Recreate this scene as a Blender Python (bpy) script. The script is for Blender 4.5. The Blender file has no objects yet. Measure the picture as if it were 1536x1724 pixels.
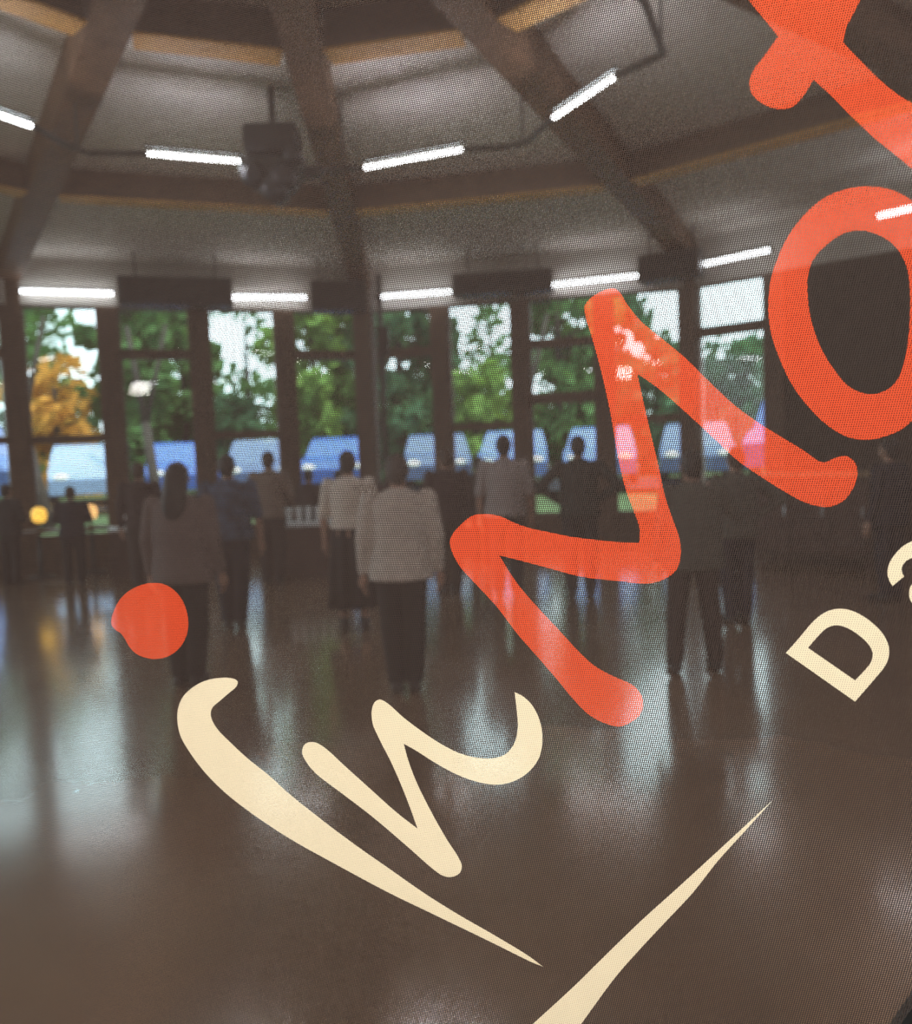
import bpy, bmesh, math, random
from mathutils import Vector, Matrix
random.seed(7)
S = bpy.context.scene
COL = S.collection
rad = math.radians

# ------------------------------------------------------------------ camera
F_PX, PITCH, ROLL, EYE = 1384.0, rad(3.86), rad(2.12), 1.65
fwd = Vector((0, math.cos(PITCH), -math.sin(PITCH)))
up0 = Vector((0, math.sin(PITCH), math.cos(PITCH)))
rt0 = Vector((1, 0, 0))
RT = rt0 * math.cos(ROLL) - up0 * math.sin(ROLL)
UP = up0 * math.cos(ROLL) + rt0 * math.sin(ROLL)
cd = bpy.data.cameras.new('camera')
cam = bpy.data.objects.new('camera', cd)
COL.objects.link(cam)
cam.matrix_world = Matrix(((RT.x, UP.x, -fwd.x, 0), (RT.y, UP.y, -fwd.y, 0), (RT.z, UP.z, -fwd.z, EYE), (0, 0, 0, 1)))
cd.sensor_fit = 'VERTICAL'
cd.sensor_height = 36.0
cd.lens = F_PX / 1724 * 36
cd.clip_start = 0.05
cd.clip_end = 300
cd.dof.use_dof = True
cd.dof.focus_distance = 0.90
cd.dof.aperture_fstop = 4.0
S.camera = cam

# ------------------------------------------------------------------ light, exposure
S.view_settings.view_transform = 'Standard'
S.view_settings.look = 'None'
S.view_settings.exposure = 0.0
S.view_settings.gamma = 1.0
S.view_settings.use_curve_mapping = False
W = bpy.data.worlds.new('world')
S.world = W
W.use_nodes = True
wb = W.node_tree.nodes['Background']
wb.inputs[0].default_value = (0.74, 0.92, 1.0, 1)
wb.inputs[1].default_value = 6.5
sd = bpy.data.lights.new('sun', 'SUN')
sd.energy = 16.0
sd.angle = rad(2)
sd.color = (1.0, 0.93, 0.8)
sun = bpy.data.objects.new('sun', sd)
COL.objects.link(sun)
sun.rotation_euler = Vector((0.45, -0.35, 0.82)).to_track_quat('Z', 'Y').to_euler()
BANNER_FILL_W = 98.0      # added fill lamp behind the photographer, aimed at the printed mesh
TUBE_E = 118.0              # strength of the light tubes
S.cycles.use_denoising = True
S.cycles.use_adaptive_sampling = False
S.cycles.transparent_max_bounces = 24
S.cycles.max_bounces = 8

# ------------------------------------------------------------------ helpers
def lin(r, g, b):
    f = lambda c: (c / 255 / 12.92) if c / 255 <= 0.04045 else ((c / 255 + 0.055) / 1.055) ** 2.4
    return (f(r), f(g), f(b), 1)

def mat(name, col, rough=0.6, metal=0.0, noise=0.0, nscale=8.0, emis=None, estr=0.0, spec=None, stretch=None):
    m = bpy.data.materials.new(name)
    m.use_nodes = True
    nt = m.node_tree
    b = nt.nodes['Principled BSDF']
    b.inputs['Base Color'].default_value = (*col[:3], 1)
    b.inputs['Roughness'].default_value = rough
    b.inputs['Metallic'].default_value = metal
    if spec is not None:
        b.inputs['Specular IOR Level'].default_value = spec
    if noise:
        tc = nt.nodes.new('ShaderNodeTexCoord')
        n = nt.nodes.new('ShaderNodeTexNoise')
        n.inputs['Scale'].default_value = nscale
        n.inputs['Detail'].default_value = 4
        mp = nt.nodes.new('ShaderNodeMapping')
        if stretch:
            mp.inputs['Scale'].default_value = stretch
        nt.links.new(tc.outputs['Object'], mp.inputs['Vector'])
        nt.links.new(mp.outputs['Vector'], n.inputs['Vector'])
        r = nt.nodes.new('ShaderNodeValToRGB')
        r.color_ramp.elements[0].position = 0.3
        r.color_ramp.elements[1].position = 0.7
        r.color_ramp.elements[0].color = (*[max(0, c * (1 - noise)) for c in col[:3]], 1)
        r.color_ramp.elements[1].color = (*[min(1, c * (1 + noise)) for c in col[:3]], 1)
        nt.links.new(n.outputs['Fac'], r.inputs['Fac'])
        nt.links.new(r.outputs['Color'], b.inputs['Base Color'])
    if emis:
        b.inputs['Emission Color'].default_value = (*emis[:3], 1)
        b.inputs['Emission Strength'].default_value = estr
    return m

def link(name, bm, m, parent=None, smooth=False, loc=None, rotz=None):
    me = bpy.data.meshes.new(name)
    bm.normal_update()
    bm.to_mesh(me)
    bm.free()
    if m:
        me.materials.append(m)
    if smooth:
        for p in me.polygons:
            p.use_smooth = True
    o = bpy.data.objects.new(name, me)
    COL.objects.link(o)
    if parent:
        o.parent = parent
    if loc is not None:
        o.location = loc
    if rotz is not None:
        o.rotation_euler[2] = rotz
    return o

def tag(o, label=None, cat=None, group=None, kind=None):
    if label: o['label'] = label
    if cat: o['category'] = cat
    if group: o['group'] = group
    if kind: o['kind'] = kind
    return o

def empty(name, loc=(0, 0, 0), rz=0.0, label=None, cat=None, group=None, kind=None):
    o = bpy.data.objects.new(name, None)
    COL.objects.link(o)
    o.location = loc
    o.rotation_euler[2] = rz
    o.empty_display_size = 0.1
    return tag(o, label, cat, group, kind)

def copy_tree(o, parent=None):
    c = o.copy()
    COL.objects.link(c)
    if parent:
        c.parent = parent
    for ch in list(o.children):
        copy_tree(ch, c)
    return c

def box(bm, c, s, M=None, bev=0.0):
    r = bmesh.ops.create_cube(bm, size=1.0)
    vs = r['verts']
    bmesh.ops.scale(bm, vec=Vector(s), verts=vs)
    if bev:
        es = list({e for v in vs for e in v.link_edges})
        rr = bmesh.ops.bevel(bm, geom=es, offset=bev, segments=2, affect='EDGES', profile=0.5)
        vs = list({v for f in rr['faces'] for v in f.verts} | {v for v in vs if v.is_valid})
    bmesh.ops.translate(bm, vec=Vector(c), verts=vs)
    if M is not None:
        bmesh.ops.transform(bm, matrix=M, verts=vs)
    return vs

def tube(bm, p0, p1, r0, r1=None, n=16):
    r1 = r0 if r1 is None else r1
    p0, p1 = Vector(p0), Vector(p1)
    d = p1 - p0
    q = d.to_track_quat('Z', 'Y').to_matrix()
    rings = []
    for p, r in ((p0, r0), (p1, r1)):
        rings.append([bm.verts.new(p + q @ Vector((r * math.cos(2 * math.pi * i / n), r * math.sin(2 * math.pi * i / n), 0))) for i in range(n)])
    for i in range(n):
        j = (i + 1) % n
        bm.faces.new((rings[0][i], rings[0][j], rings[1][j], rings[1][i]))
    bm.faces.new(list(reversed(rings[0])))
    bm.faces.new(rings[1])

def capsule(bm, p0, p1, r0, r1, n=12, k=4, sq=(1, 1)):
    """tapered round-ended limb segment; sq squashes the section"""
    p0, p1 = Vector(p0), Vector(p1)
    d = p1 - p0
    L = d.length
    q = d.to_track_quat('Z', 'Y').to_matrix() if L > 1e-6 else Matrix.Identity(3)
    prof = []
    for i in range(k):
        a = math.pi / 2 * i / k
        prof.append((-r0 * math.cos(a), r0 * math.sin(a)))
    prof.append((0, r0))
    prof.append((L, r1))
    for i in range(1, k + 1):
        a = math.pi / 2 * i / k
        prof.append((L + r1 * math.sin(a), r1 * math.cos(a)))
    rings = []
    for z, r in prof:
        if r < 1e-4:
            rings.append([bm.verts.new(p0 + q @ Vector((0, 0, z)))])
        else:
            rings.append([bm.verts.new(p0 + q @ Vector((r * sq[0] * math.cos(2 * math.pi * i / n), r * sq[1] * math.sin(2 * math.pi * i / n), z))) for i in range(n)])
    for a, b in zip(rings[:-1], rings[1:]):
        if len(a) == 1 and len(b) == 1:
            continue
        for i in range(n):
            j = (i + 1) % n
            if len(a) == 1:
                bm.faces.new((a[0], b[j], b[i]))
            elif len(b) == 1:
                bm.faces.new((a[i], a[j], b[0]))
            else:
                bm.faces.new((a[i], a[j], b[j], b[i]))

def loft(bm, rows, n=24, cap=True):
    """rows of (z, rx, ry, cx, cy)"""
    rings = []
    for z, rx, ry, cx, cy in rows:
        rings.append([bm.verts.new((cx + rx * math.cos(2 * math.pi * i / n), cy + ry * math.sin(2 * math.pi * i / n), z)) for i in range(n)])
    for a, b in zip(rings[:-1], rings[1:]):
        for i in range(n):
            j = (i + 1) % n
            bm.faces.new((a[i], a[j], b[j], b[i]))
    if cap:
        bm.faces.new(list(reversed(rings[0])))
        bm.faces.new(rings[-1])

def lathe(bm, prof, c=(0, 0, 0), n=20):
    loft(bm, [(c[2] + z, max(r, 1e-4), max(r, 1e-4), c[0], c[1]) for r, z in prof], n)

def ellipsoid(bm, c, r, seg=16, ring=10):
    res = bmesh.ops.create_uvsphere(bm, u_segments=seg, v_segments=ring, radius=1)
    bmesh.ops.scale(bm, vec=Vector(r), verts=res['verts'])
    bmesh.ops.translate(bm, vec=Vector(c), verts=res['verts'])

# ------------------------------------------------------------------ materials
WOOD = mat('dark_timber', (0.105, 0.058, 0.032), 0.55, noise=0.3, nscale=3, stretch=(6, 6, 0.6))
WOOD_LIT_UNDERSIDE = mat('painted_lit_underside', (0.85, 0.45, 0.12), 0.6, noise=0.15, nscale=2.5)  # light on the purlin undersides painted as golden wood, sides kept darker
WOOD_BEAM = mat('beam_timber', (0.15, 0.085, 0.045), 0.6, noise=0.28, nscale=2.5, stretch=(1.5, 1.5, 6))
WOOD_RAFTER = mat('rafter_timber', (0.17, 0.084, 0.04), 0.6, noise=0.25, nscale=2.5, stretch=(2, 2, 6))
CEIL = mat('white_ceiling', (0.80, 0.76, 0.69), 0.9, noise=0.03, nscale=3)
HEADER = mat('pale_header', (0.50, 0.47, 0.42), 0.7)
DARKWALL = mat('dark_brown_wall', (0.05, 0.033, 0.022), 0.75, noise=0.2, nscale=2)
BLACK = mat('black_metal', (0.012, 0.012, 0.012), 0.45, metal=0.3)
DARKGREY = mat('dark_grey_metal', (0.03, 0.032, 0.034), 0.5)
CONDUIT = mat('grey_green_conduit', (0.06, 0.07, 0.068), 0.5)
TUBE = mat('lit_tube', (0.9, 0.9, 0.95), 0.4, emis=(0.9, 0.93, 1.0), estr=TUBE_E)
TUBE_W = mat('lit_wall_tube', (0.9, 0.9, 0.95), 0.4, emis=(0.9, 0.95, 1.0), estr=20.0)
WHITE = mat('white_cloth', (0.75, 0.76, 0.78), 0.8)
GLASSY = mat('clear_glassware', (0.8, 0.83, 0.85), 0.1, spec=0.8)
BUFFET = mat('brown_buffet_panel', (0.075, 0.038, 0.028), 0.6, noise=0.2, nscale=4)
RUBBER = mat('tyre_rubber', (0.01, 0.01, 0.01), 0.8)
CARGLASS = mat('car_glass', (0.10, 0.16, 0.25), 0.08, spec=0.8)
HUBCAP = mat('hub_cap', (0.5, 0.5, 0.52), 0.3, metal=0.8)
SKIN = mat('skin', (0.42, 0.24, 0.17), 0.6)
SKIN_DK = mat('deep_skin', (0.16, 0.08, 0.05), 0.6)
HAIR_BK = mat('black_hair', (0.012, 0.009, 0.008), 0.55)
HAIR_BR = mat('brown_hair', (0.05, 0.028, 0.018), 0.6)
HAIR_GY = mat('greying_hair', (0.05, 0.04, 0.035), 0.6)
SHOE = mat('dark_shoe', (0.018, 0.014, 0.014), 0.5)

def floor_mat():
    m = bpy.data.materials.new('polished_brown_floor')
    m.use_nodes = True
    nt = m.node_tree
    b = nt.nodes['Principled BSDF']
    tc = nt.nodes.new('ShaderNodeTexCoord')
    n = nt.nodes.new('ShaderNodeTexNoise')
    n.inputs['Scale'].default_value = 1.2
    n.inputs['Detail'].default_value = 5
    nt.links.new(tc.outputs['Object'], n.inputs['Vector'])
    r = nt.nodes.new('ShaderNodeValToRGB')
    r.color_ramp.elements[0].position, r.color_ramp.elements[1].position = 0.3, 0.7
    r.color_ramp.elements[0].color = (0.20, 0.122, 0.074, 1)
    r.color_ramp.elements[1].color = (0.25, 0.155, 0.095, 1)
    nt.links.new(n.outputs['Fac'], r.inputs['Fac'])
    nt.links.new(r.outputs['Color'], b.inputs['Base Color'])
    rr = nt.nodes.new('ShaderNodeMapRange')
    rr.inputs['To Min'].default_value = 0.14
    rr.inputs['To Max'].default_value = 0.21
    nt.links.new(n.outputs['Fac'], rr.inputs['Value'])
    nt.links.new(rr.outputs['Result'], b.inputs['Roughness'])
    b.inputs['Specular IOR Level'].default_value = 0.9
    b.inputs['Coat Weight'].default_value = 0.7
    b.inputs['Coat Roughness'].default_value = 0.12
    return m
FLOOR = floor_mat()

def pane_mat():
    m = bpy.data.materials.new('window_glass')
    m.use_nodes = True
    nt = m.node_tree
    nt.nodes.clear()
    o = nt.nodes.new('ShaderNodeOutputMaterial')
    t = nt.nodes.new('ShaderNodeBsdfTransparent')
    t.inputs[0].default_value = (0.93, 0.97, 0.95, 1)
    g = nt.nodes.new('ShaderNodeBsdfGlossy')
    g.inputs['Roughness'].default_value = 0.02
    fr = nt.nodes.new('ShaderNodeFresnel')
    fr.inputs[0].default_value = 1.35
    x = nt.nodes.new('ShaderNodeMixShader')
    nt.links.new(fr.outputs[0], x.inputs[0])
    nt.links.new(t.outputs[0], x.inputs[1])
    nt.links.new(g.outputs[0], x.inputs[2])
    nt.links.new(x.outputs[0], o.inputs['Surface'])
    return m
PANE = pane_mat()

def leaf_mat(name, c):
    m = bpy.data.materials.new(name)
    m.use_nodes = True
    nt = m.node_tree
    nt.nodes.clear()
    o = nt.nodes.new('ShaderNodeOutputMaterial')
    d = nt.nodes.new('ShaderNodeBsdfDiffuse')
    d.inputs[0].default_value = (*c, 1)
    t = nt.nodes.new('ShaderNodeBsdfTranslucent')
    t.inputs[0].default_value = (min(1, c[0] * 1.3), min(1, c[1] * 1.25), c[2] * 0.8, 1)
    x = nt.nodes.new('ShaderNodeMixShader')
    x.inputs[0].default_value = 0.4
    nt.links.new(d.outputs[0], x.inputs[1])
    nt.links.new(t.outputs[0], x.inputs[2])
    nt.links.new(x.outputs[0], o.inputs['Surface'])
    return m
LEAF_G = leaf_mat('green_leaves', (0.075, 0.175, 0.065))
LEAF_D = leaf_mat('deep_green_leaves', (0.05, 0.125, 0.07))
LEAF_L = leaf_mat('light_green_leaves', (0.14, 0.26, 0.07))
LEAF_Y = leaf_mat('golden_leaves', (0.5, 0.27, 0.06))
BARK = mat('bark', (0.022, 0.02, 0.018), 0.9, noise=0.3, nscale=6)
GRASS = mat('lawn', (0.04, 0.08, 0.028), 0.95, noise=0.3, nscale=2)
ASPHALT = mat('asphalt', (0.10, 0.11, 0.13), 0.9, noise=0.1, nscale=4)

def weave_mat(name, col, openness, glow):
    """printed mesh: a regular weave with small see-through holes between the threads"""
    m = bpy.data.materials.new(name)
    m.use_nodes = True
    nt = m.node_tree
    nt.nodes.clear()
    N = nt.nodes.new
    o = N('ShaderNodeOutputMaterial')
    tc = N('ShaderNodeTexCoord')
    sp = N('ShaderNodeSeparateXYZ')
    nt.links.new(tc.outputs['Object'], sp.inputs[0])
    P = 0.0021
    def M(op, a, b=None):
        n = N('ShaderNodeMath')
        n.operation = op
        for i, v in enumerate((a, b)):
            if v is None: continue
            if isinstance(v, (int, float)): n.inputs[i].default_value = v
            else: nt.links.new(v, n.inputs[i])
        return n.outputs[0]
    v = M('DIVIDE', sp.outputs['Z'], P)
    u = M('ADD', M('DIVIDE', sp.outputs['X'], P), M('MULTIPLY', v, -0.25))
    hw = 0.5 * math.sqrt(openness * 0.8)
    hh = 0.5 * math.sqrt(openness / 0.8)
    fu = M('LESS_THAN', M('ABSOLUTE', M('SUBTRACT', M('FRACT', u), 0.5)), hw)
    fv = M('LESS_THAN', M('ABSOLUTE', M('SUBTRACT', M('FRACT', v), 0.5)), hh)
    hole = M('MULTIPLY', fu, fv)
    d = N('ShaderNodeBsdfDiffuse')
    d.inputs[0].default_value = (*col, 1)
    tl = N('ShaderNodeBsdfTranslucent')
    tl.inputs[0].default_value = (*col, 1)
    x0 = N('ShaderNodeMixShader')
    x0.inputs[0].default_value = glow
    nt.links.new(d.outputs[0], x0.inputs[1])
    nt.links.new(tl.outputs[0], x0.inputs[2])
    t = N('ShaderNodeBsdfTransparent')
    x = N('ShaderNodeMixShader')
    nt.links.new(hole, x.inputs[0])
    nt.links.new(x0.outputs[0], x.inputs[1])
    nt.links.new(t.outputs[0], x.inputs[2])
    nt.links.new(x.outputs[0], o.inputs['Surface'])
    return m
MESH_BROWN = weave_mat('brown_printed_mesh', (0.056, 0.043, 0.038), 0.36, 0.05)
MESH_ORANGE = weave_mat('orange_red_printed_mesh', (0.76, 0.100, 0.040), 0.29, 0.05)
MESH_CREAM = weave_mat('cream_printed_mesh', (0.85, 0.76, 0.55), 0.09, 0.05)

# ------------------------------------------------------------------ the hall
C = Vector((-0.96, 4.16, 0))
R, A0, STEP = 11.24, -3.2, 30.0
def pol(deg, r, z=0.0):
    a = rad(deg)
    return Vector((C.x + r * math.sin(a), C.y + r * math.cos(a), z))
def beam_z(r):
    return 4.745 + 0.03 * (R - r)
CEIL_UP = 0.36

# floor (twelve sided) and outside ground
bm = bmesh.new()
top = [bm.verts.new(pol(A0 + STEP * k, R + 0.35, 0)) for k in range(12)]
bot = [bm.verts.new(pol(A0 + STEP * k, R + 0.35, -0.25)) for k in range(12)]
bm.faces.new(list(reversed(top)))
bm.faces.new(bot)
for k in range(12):
    j = (k + 1) % 12
    bm.faces.new((top[k], top[j], bot[j], bot[k]))
bmesh.ops.recalc_face_normals(bm, faces=bm.faces)
tag(link('floor', bm, FLOOR), 'polished brown floor of the round hall reflecting the windows', 'floor', kind='structure')

bm = bmesh.new()
rr = [(R + 0.33, -0.05), (R + 2.5, -0.03), (R + 4.2, 0.45), (R + 6, 0.7), (R + 20, 0.95), (90, 2.0)]
rings = [[bm.verts.new(pol(A0 + 15 * k, r, z)) for k in range(24)] for r, z in rr]
for a, b in zip(rings[:-1], rings[1:]):
    for k in range(24):
        j = (k + 1) % 24
        bm.faces.new((a[k], b[k], b[j], a[j]))
bmesh.ops.recalc_face_normals(bm, faces=bm.faces)
tag(link('lawn', bm, GRASS), 'green lawn rising outside the windows', 'lawn', kind='structure')
bm = bmesh.new()
r0, r1 = R + 5.2, R + 9.3
a_ = [bm.verts.new(pol(-60 + 5 * k, r0, 0.74)) for k in range(25)]
b_ = [bm.verts.new(pol(-60 + 5 * k, r1, 0.85)) for k in range(25)]
for k in range(24):
    bm.faces.new((a_[k], a_[k + 1], b_[k + 1], b_[k]))
bmesh.ops.recalc_face_normals(bm, faces=bm.faces)
tag(link('road', bm, ASPHALT), 'grey parking road outside behind the windows', 'road', kind='structure')

# ceiling: shallow twelve sided cone
bm = bmesh.new()
ap = bm.verts.new((C.x, C.y, beam_z(0) + CEIL_UP))
ap2 = bm.verts.new((C.x, C.y, beam_z(0) + CEIL_UP + 0.2))
ra = [bm.verts.new(pol(A0 + STEP * k, R + 0.4, beam_z(R) + CEIL_UP)) for k in range(12)]
rb = [bm.verts.new(pol(A0 + STEP * k, R + 0.4, beam_z(R) + CEIL_UP + 0.2)) for k in range(12)]
for k in range(12):
    j = (k + 1) % 12
    bm.faces.new((ap, ra[k], ra[j]))
    bm.faces.new((ap2, rb[j], rb[k]))
    bm.faces.new((ra[k], rb[k], rb[j], ra[j]))
bmesh.ops.recalc_face_normals(bm, faces=bm.faces)
tag(link('ceiling', bm, CEIL), 'pale ceiling panels between the radiating timber beams', 'ceiling', kind='structure')

def face_frame(p, q):
    """matrix whose x runs p -> q, y points outwards, z up, origin p"""
    d = (q - p)
    d.z = 0
    L = d.length
    x = d.normalized()
    z = Vector((0, 0, 1))
    y = z.cross(x)
    mid = (p + q) / 2
    if (mid - C).dot(y) < 0:
        y = -y
    Mx = Matrix(((x.x, y.x, 0, p.x), (x.y, y.y, 0, p.y), (0, 0, 1, 0), (0, 0, 0, 1)))
    return Mx, L

def bar(name, p, q, z0, z1, w, m, off=0.0, ext=0.0):
    Mx, L = face_frame(p, q)
    bm = bmesh.new()
    box(bm, (L / 2, off, (z0 + z1) / 2), (L + 2 * ext, w, z1 - z0), Mx)
    bmesh.ops.recalc_face_normals(bm, faces=bm.faces)
    return link(name, bm, m)

WHERE = {-1: 'the left one, running to the corner post at far left', 0: 'seen end-on, running to the corner post behind the long vertical pipe',
         1: 'the broad one running down to the corner post right of centre', 2: 'at the upper right corner'}
# rafters
for k in range(12):
    a = A0 + STEP * k
    bm = bmesh.new()
    d = Vector((math.sin(rad(a)), math.cos(rad(a)), 0))
    n = Vector((d.y, -d.x, 0))
    w = 0.155
    vs = []
    for r in (0.25, R + 0.25):
        p = C + d * r
        for s, z in ((-1, beam_z(r)), (1, beam_z(r)), (1, beam_z(r) + CEIL_UP + 0.03), (-1, beam_z(r) + CEIL_UP + 0.03)):
            v = p + n * (s * w)
            vs.append(bm.verts.new((v.x, v.y, z)))
    bm.faces.new(vs[0:4]); bm.faces.new(list(reversed(vs[4:8])))
    for i in range(4):
        j = (i + 1) % 4
        bm.faces.new((vs[i], vs[4 + i], vs[4 + j], vs[j]))
    bmesh.ops.recalc_face_normals(bm, faces=bm.faces)
    kk = k if k < 6 else k - 12
    o = link('rafter', bm, WOOD_RAFTER)
    tag(o, ('dark brown timber rafter under the pale ceiling, ' + WHERE[kk]) if kk in WHERE else 'dark brown timber rafter behind the photographer, outside the picture', 'beam', 'rafters meeting at the hall centre', 'structure')

# purlins: two rings between the rafters
for (r, hgt, wid, nm) in ((3.0, 0.30, 0.16, 'inner'), (7.0, 0.30, 0.16, 'outer')):
    for k in range(12):
        kk = k if k < 6 else k - 12
        p, q = pol(A0 + STEP * k, r), pol(A0 + STEP * (k + 1), r)
        d = (q - p).normalized()
        z0 = beam_z(r) + 0.04
        o = bar('purlin', p + d * 0.2, q - d * 0.2, z0, z0 + hgt + 0.03, wid, WOOD_BEAM)
        Mx, L = face_frame(p + d * 0.2, q - d * 0.2)
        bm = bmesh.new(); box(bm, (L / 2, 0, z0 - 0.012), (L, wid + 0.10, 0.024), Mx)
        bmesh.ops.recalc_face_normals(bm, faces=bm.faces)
        link('lit_underside_strip', bm, WOOD_LIT_UNDERSIDE, o)  # thin strip carrying the painted light of the purlin underside
        side = {-2: 'far left', -1: 'left of the end-on rafter', 0: 'right of the end-on rafter', 1: 'far right', 2: 'beyond the right edge'}.get(kk, 'behind the photographer')
        tag(o, 'golden brown purlin of the %s ring, %s' % (nm, side), 'beam', 'purlins between the rafters', 'structure')

# walls: headers, sills, posts, windows
facets = {-2: 'window', -1: 'window', 0: 'window', 1: 'mixed', 2: 'wall'}
bays = {(-1, 0): (0, 1), (-1, 1): (1, 0), (-1, 2): (0, 1), (-1, 3): (1, 0), (0, 0): (1, 0), (0, 1): (0, 1), (0, 2): (1, 2), (0, 3): (0, 1), (1, 0): (1, 0)}
bare_names = {-3: 'west', -2: 'west', -1: 'north_west', 0: 'north', 1: 'north_east', 2: 'east', 3: 'east'}
wn = 0
Z_SILL, Z_HEAD = 0.55, 4.36
def post(p, Mx, label, w=0.32, corner=False):
    bm = bmesh.new()
    hh = beam_z(R) + 0.3 if corner else Z_HEAD - 0.005
    v = box(bm, (0, 0, hh / 2), (w, 0.3, hh), bev=0.012)
    o = link('timber_post', bm, WOOD)
    o.matrix_world = Matrix.Translation((p.x, p.y, 0)) @ Mx.to_3x3().to_4x4()
    tag(o, label, 'post', 'timber posts between the windows', 'structure')
pl = {(-1, 0): 'dark timber post at the far left corner of the window wall', (-1, 1): 'dark timber post, second from the left', (-1, 2): 'dark timber post, third from the left',
      (-1, 3): 'dark timber post, fourth from the left', (0, 0): 'dark timber corner post behind the vertical pipe', (0, 1): 'dark timber post just right of the vertical pipe',
      (0, 2): 'dark timber post behind the person in the pale top at centre', (0, 3): 'dark timber post behind the person with arms bent', (1, 0): 'dark timber corner post right of the orange letter stroke top',
      (1, 1): 'dark timber post where the windows end at right'}
for k in (-2, -1, 0, 1, 2):
    p, q = pol(A0 + STEP * k, R), pol(A0 + STEP * (k + 1), R)
    Mx, L = face_frame(p, q)
    d = (q - p).normalized()
    tag(bar('trim_1', p, q, Z_HEAD, beam_z(R) + CEIL_UP + 0.05, 0.22, HEADER, 0, 0.03), 'pale header band above the windows', 'trim', 'header bands above the windows', 'structure')
    for j in range(4):
        a, b = p + d * (L * j / 4), p + d * (L * (j + 1) / 4)
        lab = pl.get((k, j), 'dark timber post of the far side wall outside the picture')
        if k < 2:
            if not (k == 1 and j > 1):
                post(a, Mx, lab, corner=(j == 0))
        isw = (k < 1) or (k == 1 and j == 0)
        if not isw:
            continue
        tag(bar('baseboard_1', a, b, 0, Z_SILL, 0.16, WOOD), 'low dark wall panel under the window', 'wall', 'low wall panels under the windows', 'structure')
        wn += 1
        bm = bmesh.new()
        LL = L / 4
        f = 0.035
        box(bm, (LL / 2, 0, Z_SILL + f / 2), (LL, 0.1, f)); box(bm, (LL / 2, 0, Z_HEAD - f / 2), (LL, 0.1, f))
        box(bm, (0.155 + f / 2, 0, (Z_SILL + Z_HEAD) / 2), (f, 0.1, Z_HEAD - Z_SILL)); box(bm, (LL - 0.155 - f / 2, 0, (Z_SILL + Z_HEAD) / 2), (f, 0.1, Z_HEAD - Z_SILL))
        hi, lo = bays.get((k, j), (1, 1))
        if hi: box(bm, (LL / 2, 0, 3.58), (LL, 0.12, 0.17))
        if lo == 1: box(bm, (LL / 2, 0, 2.18), (LL, 0.10, 0.13))
        if lo == 2: box(bm, (LL / 2, 0, 2.62), (LL, 0.10, 0.2))
        bmesh.ops.recalc_face_normals(bm, faces=bm.faces)
        w = link('window_%d' % wn, bm, WOOD)
        w.matrix_world = Matrix.Translation((a.x, a.y, 0)) @ Mx.to_3x3().to_4x4()
        tag(w, 'tall window with dark frame, number %d counted from the left' % wn, 'window', kind='structure')
        bm = bmesh.new()
        box(bm, (LL / 2, 0, (Z_SILL + Z_HEAD) / 2), (LL - 0.44, 0.008, Z_HEAD - Z_SILL - 0.1))
        link('pane', bm, PANE, w)
    if k == 1:
        a = p + d * (L / 4)
        tag(bar('wall_north_east', a, q, 0, Z_HEAD, 0.22, DARKWALL), 'dark brown wall right of the last window', 'wall', kind='structure')
    if k == 2:
        tag(bar('wall_east', p, q, 0, Z_HEAD, 0.22, DARKWALL), 'dark brown side wall beyond the right edge', 'wall', kind='structure')

for k, nm in ((3, 'wall_south_east'), (4, 'wall_south_right'), (5, 'wall_south'), (6, 'wall_south_left'), (7, 'wall_south_west'), (8, 'wall_west')):  # unseen near side closed solid to cut outdoor light on banner and people
    p, q = pol(A0 + STEP * k, R), pol(A0 + STEP * (k + 1), R)
    tag(bar(nm, p, q, 0, beam_z(R) + CEIL_UP + 0.05, 0.22, DARKWALL), 'unseen dark brown wall behind the photographer', 'wall', kind='structure')

# ------------------------------------------------------------------ light tubes
def light_tube(p, q, label, z=4.55, r=0.03, group='light tubes around the window wall'):
    p, q = Vector((p[0], p[1], 0)), Vector((q[0], q[1], 0))
    mid = (p + q) / 2
    d = q - p
    e = empty('light_tube', (mid.x, mid.y, z), math.atan2(d.y, d.x), label, 'light', group)
    L = d.length
    bm = bmesh.new(); tube(bm, (-L / 2 + 0.03, 0, 0), (L / 2 - 0.03, 0, 0), r, n=12)
    link('glowing_tube', bm, TUBE if r < 0.03 else TUBE_W, e, True)
    bm = bmesh.new(); box(bm, (0, 0, r + 0.05), (L, 0.03, 0.02))
    link('housing', bm, CONDUIT, e)
    for s in (-1, 1):
        bm = bmesh.new(); tube(bm, (s * (L / 2 - 0.035), 0, 0), (s * L / 2, 0, 0), r + 0.006, n=12)
        link('end_cap', bm, DARKGREY, e)
    return e
wall_t = [((-6.88, 13.39), (-5.51, 13.85), 'left of the long dark box'), ((-3.91, 14.45), (-2.48, 14.75), 'between the two dark boxes left of the pipe'),
          ((-1.31, 14.95), (0.09, 14.70), 'just right of the vertical pipe'), ((1.79, 14.47), (3.23, 13.95), 'above the top of the orange zigzag letter'),
          ((4.08, 13.29), (4.85, 12.45), 'left of the orange letter O'), ((5.59, 10.89), (6.35, 9.95), 'seen through the top of the orange letter O'),
          ((-8.9, 11.9), (-8.2, 12.75), 'beyond the left edge')]
for dg, wh in ((60, 'first past the right edge, added to brighten the ceiling'), (76, 'second past the right edge, added to brighten the ceiling'), (92, 'third past the right edge, added to brighten the ceiling'), (-72, 'past the left edge, added to brighten the ceiling')):  # unseen tubes added inward of the wall ring to brighten the ceiling
    a, b = pol(dg - 5, 8.2), pol(dg + 5, 8.2)
    wall_t.append(((a.x, a.y), (b.x, b.y), wh))
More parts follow.
